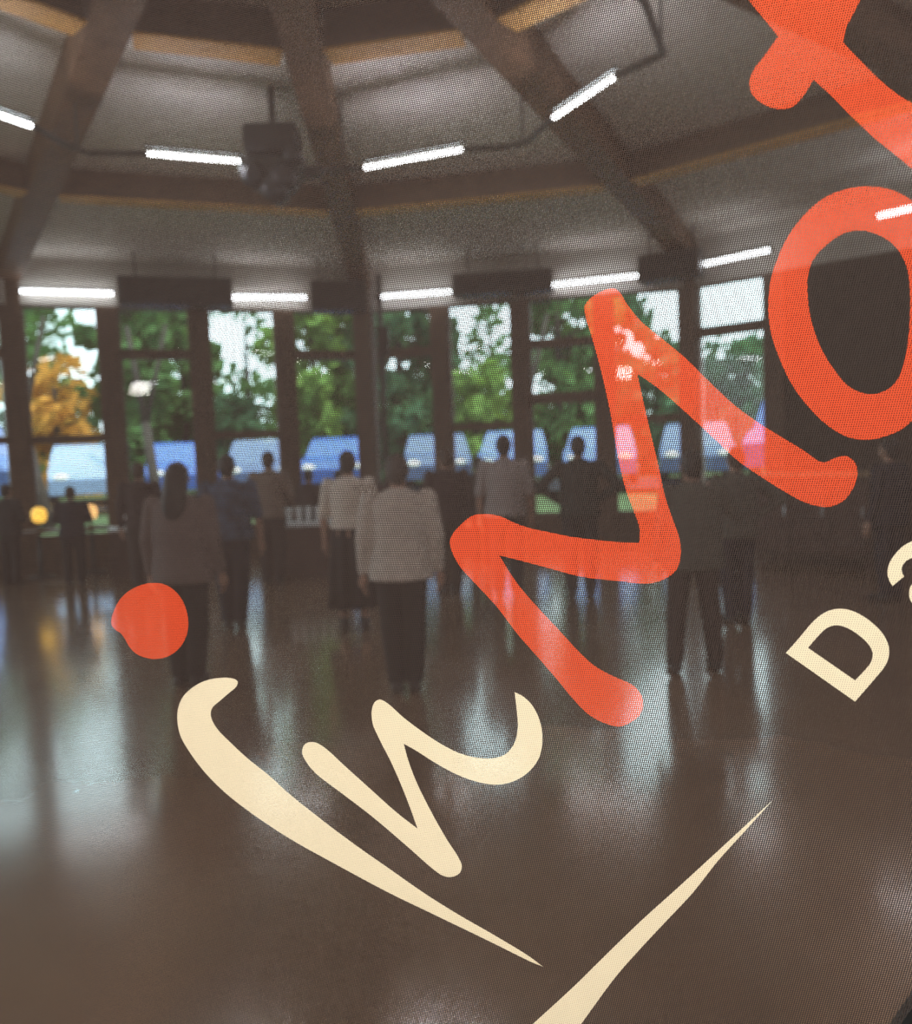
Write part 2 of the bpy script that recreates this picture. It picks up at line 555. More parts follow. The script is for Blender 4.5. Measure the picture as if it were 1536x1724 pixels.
for p, q, t in wall_t:
    far = t.startswith(('first past', 'second past', 'third past', 'past the'))
    light_tube(p, q, 'white light tube under the ceiling edge, ' + t, r=0.02 if far else 0.03)
ring_t = [((-4.1, 6.0), (-3.43, 7.15), 'cut by the left edge'), ((-2.76, 7.81), (-1.92, 8.11), 'left of the dark spotlight cluster'),
          ((-0.81, 8.41), (0.22, 7.99), 'right of the end-on rafter'), ((0.96, 7.37), (1.38, 6.57), 'crossing the broad rafter at right')]
for p, q, t in ring_t:
    light_tube(p, q, 'white light tube hung in the middle ring, ' + t, r=0.016, group='light tubes of the hanging middle ring')

for dg, wh in ((-110, 'left and slightly back'), (-75, 'at the left side'), (86, 'at the right side'), (110, 'right and slightly back'), (150, 'back right'), (180, 'straight back'), (-150, 'back left')):
    a, b = pol(dg - 5, 4.3), pol(dg + 7, 4.3)
    light_tube((a.x, a.y), (b.x, b.y), 'white light tube of the middle ring outside the picture, ' + wh, r=0.016, group='light tubes of the hanging middle ring')

def conduit(pts, label, r=0.028, z=4.55, drops=()):
    e = empty('lighting_track', (pts[0][0], pts[0][1], z), 0, label, 'lighting track', 'dark tracks joining the middle light tubes')
    o0 = Vector((pts[0][0], pts[0][1], z))
    bm = bmesh.new()
    for a, b in zip(pts[:-1], pts[1:]):
        capsule(bm, Vector((a[0], a[1], z)) - o0, Vector((b[0], b[1], z)) - o0, r, r, n=10, k=2)
    link('track_rod', bm, CONDUIT, e, True)
    for dx, dy in drops:
        bm = bmesh.new()
        zt = beam_z(4) + CEIL_UP
        tube(bm, Vector((dx, dy, z)) - o0, Vector((dx, dy, zt)) - o0, 0.012, n=8)
        link('hanger', bm, CONDUIT, e)
conduit([(-3.43, 7.15), (-3.36, 7.53), (-3.25, 7.76), (-2.76, 7.81)], 'dark bent lighting track between the two left middle tubes', drops=[(-3.3, 7.65)])
conduit([(-1.45, 8.36), (-1.11, 8.46), (-0.81, 8.41)], 'short dark lighting track crossing the end-on rafter', drops=[(-1.0, 8.45)])
conduit([(0.22, 7.99), (0.60, 7.99), (0.80, 7.86), (0.96, 7.37)], 'dark bent lighting track left of the broad rafter', drops=[(0.75, 7.88)])
conduit([(1.38, 6.57), (1.65, 6.26), (1.34, 5.53), (0.8, 4.9)], 'dark lighting track with sharp corner at upper right', drops=[(1.62, 6.2)])

# dark boxes hanging at the ceiling edge
def dark_box(p, q, z0, z1, label):
    p, q = Vector((*p, 0)), Vector((*q, 0))
    Mx, L = face_frame(p, q)
    e = empty('box_heater', ((p.x + q.x) / 2, (p.y + q.y) / 2, z0), math.atan2((q - p).y, (q - p).x), label, 'heater', 'dark boxes under the ceiling edge')
    h = z1 - z0
    bm = bmesh.new(); box(bm, (0, 0, h / 2), (L, 0.4, h), bev=0.02)
    link('housing', bm, DARKGREY, e)
    bm = bmesh.new()
    for i in range(6):
        box(bm, (0, -0.205, h * (0.15 + 0.14 * i)), (L * 0.9, 0.02, 0.02))
    link('grille', bm, BLACK, e)
    for s in (-1, 1):
        bm = bmesh.new(); tube(bm, (s * L * 0.35, 0, h), (s * L * 0.35, 0, beam_z(10) + CEIL_UP - z0), 0.015, n=8)
        link('hanger', bm, DARKGREY, e)
dark_box((-5.3, 13.45), (-3.6, 13.95), 4.27, 4.72, 'long dark box under ceiling edge at the left')
dark_box((-2.35, 14.35), (-1.40, 14.45), 4.22, 4.72, 'short dark box beside the top of the vertical pipe')
dark_box((0.1, 14.1), (1.75, 13.9), 4.33, 4.68, 'long thin dark box right of the centre tube')
dark_box((3.15, 13.6), (4.0, 13.1), 4.33, 4.76, 'short dark box at the foot of the broad rafter')

# hanging spotlight cluster
e = empty('spotlight_cluster', (-1.66, 8.25, 4.2), 0, 'dark grey cluster of round spotlights under a box, hanging left of the end-on rafter', 'spotlight')
bm = bmesh.new(); box(bm, (0, 0.05, 0.58), (0.52, 0.4, 0.28), bev=0.04); link('housing', bm, DARKGREY, e, True)
bm = bmesh.new(); box(bm, (-0.02, 0.05, 0.34), (0.62, 0.3, 0.2), bev=0.04); link('mounting_bracket', bm, CONDUIT, e)
bm = bmesh.new(); tube(bm, (0, 0.05, 0.7), (0, 0.05, beam_z(4.2) + CEIL_UP - 4.2), 0.03); link('hanger', bm, DARKGREY, e)
bm = bmesh.new(); box(bm, (0.36, 0.08, 0.30), (0.22, 0.12, 0.10), bev=0.02); link('side_arm', bm, DARKGREY, e)
GREYLENS = mat('grey_lens', (0.06, 0.065, 0.072), 0.25)
for (x, z, r_) in ((-0.17, 0.22, 0.12), (0.12, 0.2, 0.13), (0.02, 0.09, 0.13), (0.22, 0.40, 0.09)):
    bm = bmesh.new(); tube(bm, (x, 0.18, z + 0.03), (x, -0.16, z), r_ * 0.8, r_, 20); s = link('spotlight_head', bm, DARKGREY, e, True)
    bm = bmesh.new(); ellipsoid(bm, (x, -0.16, z), (r_ * 0.8, 0.03, r_ * 0.8)); link('lens', bm, GREYLENS, s, True)

# vertical pipe with box near the centre post
e = empty('service_pipe', (-1.22, 14.75, 0), 0, 'dark vertical pipe with small box standing just right of the centre corner post', 'pipe')
bm = bmesh.new(); tube(bm, (0, 0, 0), (0, 0, 4.9), 0.05); link('pipe', bm, DARKGREY, e, True)
bm = bmesh.new(); box(bm, (0.05, -0.06, 3.72), (0.2, 0.16, 0.5), bev=0.02); link('junction_box', bm, BLACK, e)
bm = bmesh.new(); tube(bm, (-0.12, 0, 0), (-0.12, 0, 4.8), 0.03); link('pale_pipe', bm, mat('pale_grey_paint', (0.4, 0.4, 0.4), 0.4), e, True)

# added unseen fill lamp that brightens the printed mesh, behind the photographer
e = empty('banner_fill_lamp', (-0.6, -2.6, 4.7), 0, 'added black fill lamp behind the photographer aimed at the printed mesh', 'spotlight')
bm = bmesh.new(); tube(bm, (0, 0, 0.5), (0, 0, 0.1), 0.02); link('hanger', bm, BLACK, e)
bm = bmesh.new(); box(bm, (0, -0.12, 0.03), (0.75, 0.1, 0.55), Matrix.Rotation(rad(-40), 4, 'X')); link('fill_lamp_housing', bm, BLACK, e)
ld = bpy.data.lights.new('banner_fill_light', 'AREA')
ld.shape = 'RECTANGLE'; ld.size = 0.7; ld.size_y = 0.5
ld.energy = BANNER_FILL_W
ld.color = (1.0, 0.93, 0.86)
ld.spread = rad(100)
lo_ = bpy.data.objects.new('banner_fill_light', ld)
COL.objects.link(lo_)
lo_.location = (-0.6, -2.45, 4.55)
lo_.rotation_euler = (Vector((-0.6, -2.45, 4.55)) - Vector((0.0, 0.9, 1.6))).to_track_quat('Z', 'Y').to_euler()

# ------------------------------------------------------------------ printed mesh banner
KY, DB = 0.342, 0.90                       # banner plane: y = DB - KY * x
ALPHA = math.atan(KY)
BX = Vector((math.cos(ALPHA), -math.sin(ALPHA), 0))
BO = Vector((0, DB, 0))
BN = Vector((-math.sin(ALPHA), -math.cos(ALPHA), 0))  # towards the photographer
def on_banner(px, py):
    d = fwd + RT * ((px - 768) / F_PX) + UP * ((862 - py) / F_PX)
    o = Vector((0, 0, EYE))
    t = (BO - o).dot(BN) / d.dot(BN)
    P = o + d * t
    return (P - BO).dot(BX), P.z

banner = empty('printed_banner', BO, -ALPHA, 'see-through dark brown mesh banner printed with orange and cream handwriting', 'banner')
ur, _ = on_banner(1552, 862)
ul = min(on_banner(-60, 0)[0], on_banner(-60, 1724)[0]) - 0.03
ca = on_banner(1560, 1663)
cb = on_banner(1501, 1748)
ur = max(on_banner(1545, 0)[0], on_banner(1545, 1690)[0]) + 0.004
slope = (cb[1] - ca[1]) / (cb[0] - ca[0])
zr = ca[1] + slope * (ur - ca[0])
zb = min(on_banner(-60, 1724)[1], on_banner(1536, 1724)[1]) - 0.04
ub = cb[0] + (zb - cb[1]) / slope
zt = max(on_banner(0, 0)[1], on_banner(1536, 0)[1]) + 0.1
def poly_mesh(name, loops, y, m, parent, thick=0.0):
    bm = bmesh.new()
    edges = []
    for L in loops:
        vs = [bm.verts.new((p[0], y, p[1])) for p in L]
        for i in range(len(vs)):
            edges.append(bm.edges.new((vs[i], vs[(i + 1) % len(vs)])))
    bmesh.ops.triangle_fill(bm, use_beauty=True, use_dissolve=False, edges=edges, normal=(0, -1, 0))
    for f in bm.faces:
        if f.normal.y > 0:
            f.normal_flip()
    if thick:
        r = bmesh.ops.extrude_face_region(bm, geom=bm.faces[:])
        bmesh.ops.translate(bm, vec=(0, thick, 0), verts=[g for g in r['geom'] if isinstance(g, bmesh.types.BMVert)])
        bmesh.ops.recalc_face_normals(bm, faces=bm.faces)
    return link(name, bm, m, parent)
outer = [(ul, zb), (ub, zb), (ur, zr), (ur, zt), (ul, zt)]
poly_mesh('mesh_sheet', [outer], 0.0, MESH_BROWN, banner)
fw = 0.05
frame_out = [(ul - fw, zb - fw), (ur + fw, zb - fw), (ur + fw, zt + fw), (ul - fw, zt + fw)]
poly_mesh('frame', [frame_out, outer], -0.012, BLACK, banner, 0.03)
for u in (ul - fw / 2, ur + fw / 2):
    bm = bmesh.new(); box(bm, (u, 0.005, (zb - fw) / 2 + 0.01), (0.05, 0.03, zb - fw + 0.02))
    link('leg', bm, BLACK, banner)
    bm = bmesh.new(); box(bm, (u, 0.005, 0.012), (0.08, 0.5, 0.024), bev=0.006)
    link('foot', bm, BLACK, banner)

def smooth_loop(pts, x0, y0, s, sub=6):
    """Catmull-Rom through crop points; a third value marks a corner"""
    P = [Vector((x0 + p[0] * s, y0 + p[1] * s)) for p in pts]
    K = [len(p) > 2 for p in pts]
    n = len(P)
    out = []
    for i in range(n):
        p1, p2 = P[i], P[(i + 1) % n]
        p0 = P[i - 1] if not K[i] else p1 + (p1 - p2) * 0.3
        p3 = P[(i + 2) % n] if not K[(i + 1) % n] else p2 + (p2 - p1) * 0.3
        d01, d12, d23 = [max(1e-3, (a - b).length) ** 0.5 for a, b in ((p0, p1), (p1, p2), (p2, p3))]
        m1 = (p1 - p0) / d01 - (p2 - p0) / (d01 + d12) + (p2 - p1) / d12
        m2 = (p2 - p1) / d12 - (p3 - p1) / (d12 + d23) + (p3 - p2) / d23
        m1, m2 = m1 * d12, m2 * d12
        for j in range(sub):
            t = j / sub
            t2, t3 = t * t, t * t * t
            q = p1 * (2 * t3 - 3 * t2 + 1) + m1 * (t3 - 2 * t2 + t) + p2 * (-2 * t3 + 3 * t2) + m2 * (t3 - t2)
            out.append(on_banner(q.x, q.y))
    return out
c = 1
blade = [(401, 1149), (397, 1144), (383.5, 1141), (364, 1142), (344.5, 1146.4), (325, 1157), (309, 1172), (301.5, 1187.4), (298.6, 1206), (303.4, 1237), (321, 1268.4), (346.4, 1301.6), (377.7, 1333), (409, 1358.3), (446, 1384.6), (490, 1413), (568, 1456.4), (655.8, 1503.3), (743.7, 1545.8), (831.6, 1588.3), (896, 1620), (915, 1627.5, c), (890, 1609), (831.6, 1573.6), (773, 1540), (714.4, 1503.3), (655.8, 1462.3), (597.2, 1421.3), (538.6, 1377.3), (480, 1330), (455.8, 1307.5), (416.7, 1276.3), (389.4, 1251), (368, 1229.4), (358, 1213.8), (355.2, 1202), (358, 1191.3), (369.8, 1180.5), (385.5, 1167), (397.2, 1157)]
nst = [(98, 430), (115, 385), (160, 372), (215, 395), (350, 515), (500, 650), (640, 775), (762, 870, c), (700, 700), (620, 510), (540, 350), (505, 270), (498, 200), (515, 145), (545, 128), (590, 150), (680, 230), (800, 320), (900, 385), (1000, 435), (1100, 462), (1200, 465), (1270, 440), (1320, 375), (1338, 290), (1333, 200), (1320, 86, c), (1365, 108), (1420, 160), (1465, 250), (1480, 350), (1462, 460), (1400, 545), (1310, 600), (1220, 618), (1120, 605), (1000, 565), (860, 490), (750, 420), (683, 383, c), (710, 480), (760, 610), (850, 790), (930, 930), (1000, 1040), (1017, 1085), (1005, 1125), (960, 1148), (910, 1142), (860, 1110), (700, 970), (500, 800), (330, 670), (180, 555), (125, 490)]
A_ = lambda L: [tuple([740 + p[0] * 0.2734, 840 + p[1] * 0.2734] + list(p[2:])) for p in L]
zig = A_([(1240, 1200), (1190, 1145), (1080, 1095), (960, 1030), (860, 940), (740, 810), (600, 660), (480, 520), (370, 348, c), (480, 375), (650, 420), (880, 480), (1100, 505), (1300, 520), (1420, 475), (1470, 420), (1488, 340), (1478, 240), (1440, 130)]) + \
    [(1121, 838), (1106.5, 772.7), (1090, 704), (1073.5, 629.5, c), (1106.5, 652.3), (1155.3, 694.6), (1204, 740), (1243, 776), (1285.5, 805.3), (1324.6, 829.7), (1360.4, 847.6), (1393, 853.4), (1419, 844.3), (1435, 825), (1444, 799), (1440, 779), (1425.5, 768), (1406, 771), (1386.4, 778.6), (1350.6, 756.4), (1279, 712.5), (1236.7, 681.6), (1188, 636), (1155.3, 603.5), (1116.2, 571), (1077.2, 538.4), (1054.4, 509), (1044.6, 493), (1033, 485.3), (1012, 491), (992.6, 504), (984.4, 515.6), (986, 532), (995.8, 564.4), (1012, 623), (1028.4, 698), (1041.4, 772.7), (1054, 825), (1067, 860), (1075, 881), (1077.7, 897.4), (1076, 913.5, c)] + \
    A_([(1100, 265), (950, 250), (800, 230), (680, 205), (560, 180), (460, 145), (370, 105), (280, 92), (200, 105), (130, 160), (80, 220), (65, 270), (80, 330), (130, 420), (230, 530), (350, 660), (480, 830), (620, 990), (740, 1130), (840, 1250), (930, 1335), (1030, 1385), (1110, 1402), (1180, 1375), (1235, 1330), (1256, 1265)])
o_out = [(660, 52), (560, 65), (430, 110), (320, 190), (200, 330), (120, 480), (65, 660), (52, 820), (70, 980), (120, 1130), (200, 1300), (320, 1460), (440, 1570), (560, 1635), (690, 1650), (800, 1625), (900, 1580), (1000, 1480), (1070, 1350), (1120, 1200), (1160, 1000), (1170, 780), (1150, 560), (1090, 330), (980, 160), (860, 85), (760, 58)]
o_in = [(640, 330), (540, 345), (420, 420), (340, 510), (305, 600), (300, 720), (320, 880), (380, 1060), (470, 1210), (570, 1320), (690, 1362), (790, 1340), (860, 1280), (910, 1160), (940, 960), (945, 700), (925, 560), (860, 440), (770, 370)]
xsh = [(-30, -110, c), (50, 0), (150, 120), (230, 220), (297, 303, c), (250, 370), (170, 480), (100, 570), (60, 680), (80, 780), (150, 850), (250, 895), (340, 907), (420, 885), (490, 820), (540, 750), (592, 663, c), (700, 760), (900, 960), (1100, 1150), (1300, 1310), (1480, 1445), (1560, 1440), (1570, 1300), (1480, 940), (1409, 860), (1300, 790), (1150, 670), (1000, 520), (900, 420), (838, 350, c), (860, 240), (920, 120), (980, 0), (1030, -110, c)]
d_out = [(135, 1145, c), (250, 1015), (400, 840), (500, 760), (600, 722), (720, 722), (850, 770), (980, 860), (1080, 970), (1130, 1080), (1130, 1180), (1095, 1270), (1000, 1390), (805, 1615, c)]
d_in = [(350, 1095, c), (450, 980), (530, 905), (620, 878), (720, 900), (850, 980), (940, 1070), (975, 1150), (960, 1230), (900, 1310), (805, 1410, c)]
a1 = [(1165, 500, c), (1130, 430), (1117, 370), (1140, 270), (1200, 180), (1270, 110), (1356, 65), (1410, 50), (1410, 205), (1356, 225), (1290, 265), (1258, 320), (1262, 370), (1280, 405, c)]
a2 = [(1410, 430), (1356, 480), (1335, 520), (1328, 590), (1350, 650), (1410, 690)]
bl2 = [(1475, 90, c), (1200, 345), (900, 620), (700, 800), (500, 993), (300, 1190), (60, 1410), (-20, 1485, c), (290, 1485, c), (345, 1410), (550, 1130), (700, 960), (850, 800), (1000, 640), (1150, 450), (1300, 285)]
dot = [(165, 842, c), (158, 780), (190, 640), (280, 460), (420, 320), (600, 230), (800, 190), (950, 210), (1100, 290), (1230, 440), (1310, 640), (1330, 830), (1290, 1030), (1180, 1200), (1020, 1310), (850, 1350), (680, 1330), (540, 1270), (430, 1160), (370, 1050), (300, 955), (240, 920)]
YL = -0.0002
def letter(name, loops, m, label):
    o = poly_mesh(name, loops, YL, m, banner)
    o['label'] = label
letter('zigzag_lettering', [smooth_loop(zig, 0, 0, 1)], MESH_ORANGE, 'large orange-red zigzag letter')
letter('round_lettering', [smooth_loop(o_out, 1280, 300, 0.2669), smooth_loop(o_in, 1280, 300, 0.2669)], MESH_ORANGE, 'orange-red letter O')
letter('crossed_lettering', [smooth_loop(xsh, 1250, 0, 0.203)], MESH_ORANGE, 'orange-red crossing stroke at the top')
letter('ink_dot', [smooth_loop(dot, 170, 960, 0.1107)], MESH_ORANGE, 'orange-red dot')
letter('curved_stroke', [smooth_loop(blade, 0, 0, 1)], MESH_CREAM, 'cream hooked stroke tapering to a point')
letter('handwritten_lettering', [smooth_loop(nst, 480, 1140, 0.293)], MESH_CREAM, 'cream handwritten letter n')
letter('capital_lettering', [smooth_loop(d_out, 1300, 900, 0.17404), smooth_loop(d_in, 1300, 900, 0.17404)], MESH_CREAM, 'cream capital letter D')
letter('cut_off_lettering', [smooth_loop(a1, 1300, 900, 0.17404)], MESH_CREAM, 'cream letter cut off by the edge, upper stroke')
letter('cut_off_lettering', [smooth_loop(a2, 1300, 900, 0.17404)], MESH_CREAM, 'cream letter cut off by the edge, lower stroke')
letter('straight_stroke', [smooth_loop(bl2, 880, 1320, 0.2865)], MESH_CREAM, 'cream straight stroke tapering upwards to a point')

# ------------------------------------------------------------------ people
def remesh(o, v=0.012, sm=4):
    m = o.modifiers.new('surface', 'REMESH')
    m.mode = 'VOXEL'
    m.voxel_size = v
    m.use_smooth_shade = True
    s = o.modifiers.new('soften', 'SMOOTH')
    s.factor = 0.5
    s.iterations = sm

def person(x, y, h, label, top, legs, face=0.0, hair=HAIR_BK, long_hair=False, arms='down', sleeve='long', bottom='trousers', stance=0.1, hem=0.86, skin=SKIN, wide=1.0, bald=False, torso=1.0):
    e = empty('person', (x, y, 0), face, label, 'person', 'people standing in the hall')
    s = h / 1.7
    e.scale = (s, s, s)
    if arms == 'down':
        A = [(Vector((q * 0.195 * wide, 0, 1.40)), Vector((q * 0.25 * wide, -0.02, 1.12)), Vector((q * 0.26 * wide, 0.05, 0.87))) for q in (-1, 1)]
    elif arms == 'akimbo':
        A = [(Vector((q * 0.195 * wide, 0, 1.40)), Vector((q * 0.42, -0.06, 1.18)), Vector((q * 0.20, 0.03, 1.02))) for q in (-1, 1)]
    elif arms == 'front':
        A = [(Vector((q * 0.195 * wide, 0, 1.40)), Vector((q * 0.27 * wide, 0.02, 1.13)), Vector((q * 0.13, 0.22, 1.08))) for q in (-1, 1)]
    elif arms == 'one_up':
        A = [(Vector((-0.195, 0, 1.40)), Vector((-0.25, -0.02, 1.12)), Vector((-0.26, 0.05, 0.87))), (Vector((0.195, 0, 1.40)), Vector((0.36, 0.05, 1.2)), Vector((0.28, 0.25, 1.35)))]
    legp = [(Vector((q * 0.09, 0, 0.90)), Vector((q * (0.09 + stance) / 2 + q * 0.01, 0.015, 0.49)), Vector((q * stance, -0.01, 0.085))) for q in (-1, 1)]
    bm = bmesh.new()
    # torso
    loft(bm, [(0.80, 0.09, 0.07, 0, 0), (0.84, 0.15, 0.105, 0, 0), (0.92, 0.165, 0.115, 0, -0.01), (1.05, 0.135, 0.095, 0, 0), (1.2, 0.155, 0.105, 0, 0.005), (1.33, 0.175, 0.105, 0, 0), (1.40, 0.17, 0.085, 0, -0.005), (1.44, 0.10, 0.065, 0, 0), (1.47, 0.055, 0.055, 0, 0)], 20)
    capsule(bm, (0, 0, 1.42), (0, 0.015, 1.54), 0.056, 0.054)
    ellipsoid(bm, (0, 0.02, 1.60), (0.074, 0.092, 0.105))
    ellipsoid(bm, (0, 0.045, 1.545), (0.052, 0.06, 0.055))
    capsule(bm, (0, 0.115, 1.60), (0, 0.128, 1.57), 0.010, 0.014, n=8, k=2)
    for q in (-1, 1):
        ellipsoid(bm, (q * 0.077, 0.015, 1.59), (0.012, 0.02, 0.032), 8, 6)
        ellipsoid(bm, (q * 0.03, 0.098, 1.615), (0.014, 0.012, 0.009), 8, 6)
    ellipsoid(bm, (0, 0.106, 1.538), (0.024, 0.01, 0.009), 8, 6)
    for (sh, el, wr), q in zip(A, (-1, 1)):
        capsule(bm, sh, el, 0.052, 0.040); capsule(bm, el, wr, 0.040, 0.028)
        d = (wr - el).normalized()
        ax = Vector((0, 1, 0)) if abs(d.y) < 0.8 else Vector((1, 0, 0))
        side = (ax - d * ax.dot(d)).normalized()
        inn = d.cross(side)
        if inn.x * q > 0: inn = -inn
        palm = wr + d * 0.085
        capsule(bm, wr + d * 0.02, palm, 0.027, 0.036, sq=(1.0, 1.0), n=10, k=3)
        for f_, (off, ln) in enumerate(((0.028, 0.062), (0.010, 0.072), (-0.009, 0.068), (-0.027, 0.052))):
            k0 = palm + side * off + d * 0.02
            k1 = k0 + d * ln * 0.55 + inn * 0.008
            k2 = k1 + d * ln * 0.5 + inn * 0.022
            capsule(bm, k0, k1, 0.0105, 0.010, n=8, k=2); capsule(bm, k1, k2, 0.010, 0.009, n=8, k=2)
        t0 = wr + d * 0.04 + side * 0.03
        capsule(bm, t0, t0 + side * 0.028 + d * 0.028 + inn * 0.01, 0.013, 0.011, n=8, k=2)
        capsule(bm, t0 + side * 0.028 + d * 0.028 + inn * 0.01, t0 + side * 0.032 + d * 0.055 + inn * 0.02, 0.011, 0.009, n=8, k=2)
    for hp, kn, an in legp:
        capsule(bm, hp, kn, 0.085, 0.055); capsule(bm, kn, kn * 0.6 + an * 0.4 + Vector((0, -0.008, 0)), 0.048, 0.050); capsule(bm, kn * 0.6 + an * 0.4 + Vector((0, -0.008, 0)), an, 0.050, 0.034)
        capsule(bm, an + Vector((0, -0.02, -0.035)), an + Vector((0, 0.14, -0.045)), 0.036, 0.030)
    o = link('body', bm, skin, e); remesh(o, 0.011, 2)
    # top
    bm = bmesh.new()
    t = torso * wide
    rows = [(hem, 0.20 * t, 0.145 * torso, 0, 0), (hem + 0.05, 0.198 * t, 0.143 * torso, 0, 0), (1.05, 0.178 * t, 0.128 * torso, 0, 0), (1.2, 0.185 * t, 0.13 * torso, 0, 0), (1.33, 0.20 * wide, 0.125, 0, 0), (1.405, 0.19 * wide, 0.10, 0, -0.005), (1.45, 0.11, 0.075, 0, 0), (1.475, 0.066, 0.066, 0, 0)]
    loft(bm, rows, 24)
    for sh, el, wr in A:
        if sleeve == 'none':
            continue
        capsule(bm, sh, el, 0.068, 0.056)
        if sleeve == 'long':
            capsule(bm, el, el.lerp(wr, 0.92), 0.054, 0.042)
    o = link('shirt', bm, top, e); remesh(o, 0.014, 3)
    # bottoms
    bm = bmesh.new()
    if bottom == 'trousers':
        loft(bm, [(0.78, 0.13, 0.10, 0, 0), (0.84, 0.178, 0.128, 0, 0), (0.93, 0.175, 0.125, 0, 0), (1.02, 0.15, 0.11, 0, 0)], 20)
        for hp, kn, an in legp:
            capsule(bm, hp, kn, 0.105, 0.080); capsule(bm, kn, an + Vector((0, 0, 0.03)), 0.084, 0.070)
        o = link('trousers', bm, legs, e); remesh(o, 0.014, 3)
    else:
        zb_ = 0.22 if bottom == 'long_skirt' else 0.5
        n = 48
        rows = [(1.02, 0.14, 0.105), (0.92, 0.18, 0.13), (0.75, 0.195, 0.15), (0.5, 0.205, 0.17), (zb_, 0.22, 0.19)]
        rings = []
        for i, (z, rx, ry) in enumerate(rows):
            am = 0.012 * i
            rings.append([bm.verts.new(((rx + am * math.sin(9 * a)) * math.cos(a), (ry + am * math.sin(9 * a)) * math.sin(a), z)) for a in [2 * math.pi * j / n for j in range(n)]])
        for a, b in zip(rings[:-1], rings[1:]):
            for i in range(n):
                j = (i + 1) % n
                bm.faces.new((a[i], b[i], b[j], a[j]))
        bm.faces.new(rings[0])
        o = link('skirt', bm, legs, e, True)
        sm = o.modifiers.new('thickness', 'SOLIDIFY'); sm.thickness = 0.006
    # hair
    if not bald:
        bm = bmesh.new()
        ellipsoid(bm, (0, -0.003, 1.622), (0.086, 0.097, 0.10))
        ellipsoid(bm, (0, -0.035, 1.58), (0.078, 0.068, 0.09))
        if long_hair:
            loft(bm, [(1.28, 0.05, 0.02, 0, -0.115), (1.34, 0.088, 0.035, 0, -0.11), (1.45, 0.10, 0.05, 0, -0.085), (1.55, 0.095, 0.075, 0, -0.045), (1.64, 0.09, 0.09, 0, -0.02)], 16)
        bmesh.ops.delete(bm, geom=[v for v in bm.verts if v.co.y > 0.075 and v.co.z < 1.64], context='VERTS')
        bmesh.ops.holes_fill(bm, edges=bm.edges, sides=0)
        o = link('hair', bm, hair, e); remesh(o, 0.012, 3)
    for hp, kn, an in legp:
        bm = bmesh.new()
        capsule(bm, (an.x, -0.045, 0.045), (an.x, 0.15, 0.036), 0.045, 0.036, sq=(1, 1))
        capsule(bm, (an.x, -0.03, 0.05), (an.x, -0.02, 0.095), 0.045, 0.045)
        bmesh.ops.bisect_plane(bm, geom=bm.verts[:] + bm.edges[:] + bm.faces[:], plane_co=(0, 0, 0.002), plane_no=(0, 0, -1), clear_outer=True)
        link('shoe', bm, SHOE, e, True)
    return e

def cloth(name, c, n=0.12, sc=25):
    return mat(name, c, 0.85, noise=n, nscale=sc)
T_TAUPE = cloth('taupe_knit', (0.155, 0.112, 0.103))
T_NAVY = cloth('navy_print', (0.045, 0.066, 0.111), 0.7, 14)
T_TAN = cloth('tan_cloth', (0.206, 0.151, 0.119))
T_WHITE = cloth('off_white_cotton', (0.669, 0.594, 0.519))
T_CHECK = cloth('pale_checked_cotton', (0.579, 0.516, 0.466), 0.2, 30)
T_MAROON = cloth('dark_maroon_cloth', (0.040, 0.023, 0.023))
T_GREY = cloth('light_grey_cotton', (0.337, 0.290, 0.281))
T_DGREEN = cloth('dark_green_cloth', (0.025, 0.030, 0.026))
T_OLIVE = cloth('olive_grey_cloth', (0.079, 0.079, 0.065))
T_BLACK = cloth('black_cloth', (0.009, 0.008, 0.010), 0.1)
T_DNAVY = cloth('dark_navy_cloth', (0.013, 0.014, 0.027), 0.1)
T_CHAR = cloth('charcoal_cloth', (0.022, 0.020, 0.022), 0.1)
T_BROWN = cloth('brown_trouser_cloth', (0.040, 0.027, 0.024), 0.1)

person(-2.06, 6.12, 1.67, 'person from behind with long dark hair, taupe top and black trousers, above the orange dot', T_TAUPE, T_BLACK, rad(-6), HAIR_BK, True, 'down', 'long', 'trousers', 0.07, 0.80, wide=1.08, torso=1.12)
person(-2.28, 8.25, 1.74, 'person from behind in patterned navy top and navy trousers, right of the long-haired person', T_NAVY, T_DNAVY, rad(4), HAIR_BK, False, 'down', 'short', 'trousers', 0.06, 0.88, wide=1.1, torso=1.1)
person(-2.55, 11.3, 1.80, 'distant person in tan clothes between two timber posts, left of the woman in black skirt', T_TAN, T_BROWN, rad(2), HAIR_BR, False, 'front', 'long', 'trousers', 0.08, 0.86)
person(-1.03, 7.95, 1.73, 'person from behind in off-white top and long black skirt', T_WHITE, T_BLACK, rad(-3), HAIR_BK, False, 'down', 'short', 'long_skirt', 0.1, 0.98, wide=1.0, torso=1.0)
person(-0.40, 5.74, 1.67, 'person from behind in long pale checked shirt and black trousers, nearest at the centre', T_CHECK, T_BLACK, rad(3), HAIR_GY, False, 'down', 'long', 'trousers', 0.065, 0.82, wide=1.06, torso=1.1)
person(-0.10, 9.9, 1.74, 'person in dark maroon clothes half hidden behind the checked shirt', T_MAROON, T_BROWN, rad(20), HAIR_BR, False, 'down', 'long', 'trousers', 0.08, 0.84, wide=1.1, torso=1.15)
person(0.57, 9.45, 1.86, 'tall person in light grey top at the timber post, left of the zigzag letter', T_GREY, T_CHAR, rad(-5), HAIR_BK, False, 'down', 'short', 'trousers', 0.09, 0.86, wide=1.05, torso=1.08)
person(1.40, 9.3, 1.82, 'person in dark green with hands on hips, inside the zigzag letter', T_DGREEN, T_CHAR, rad(0), HAIR_BK, False, 'akimbo', 'long', 'trousers', 0.1, 0.86, wide=1.05, torso=1.05)
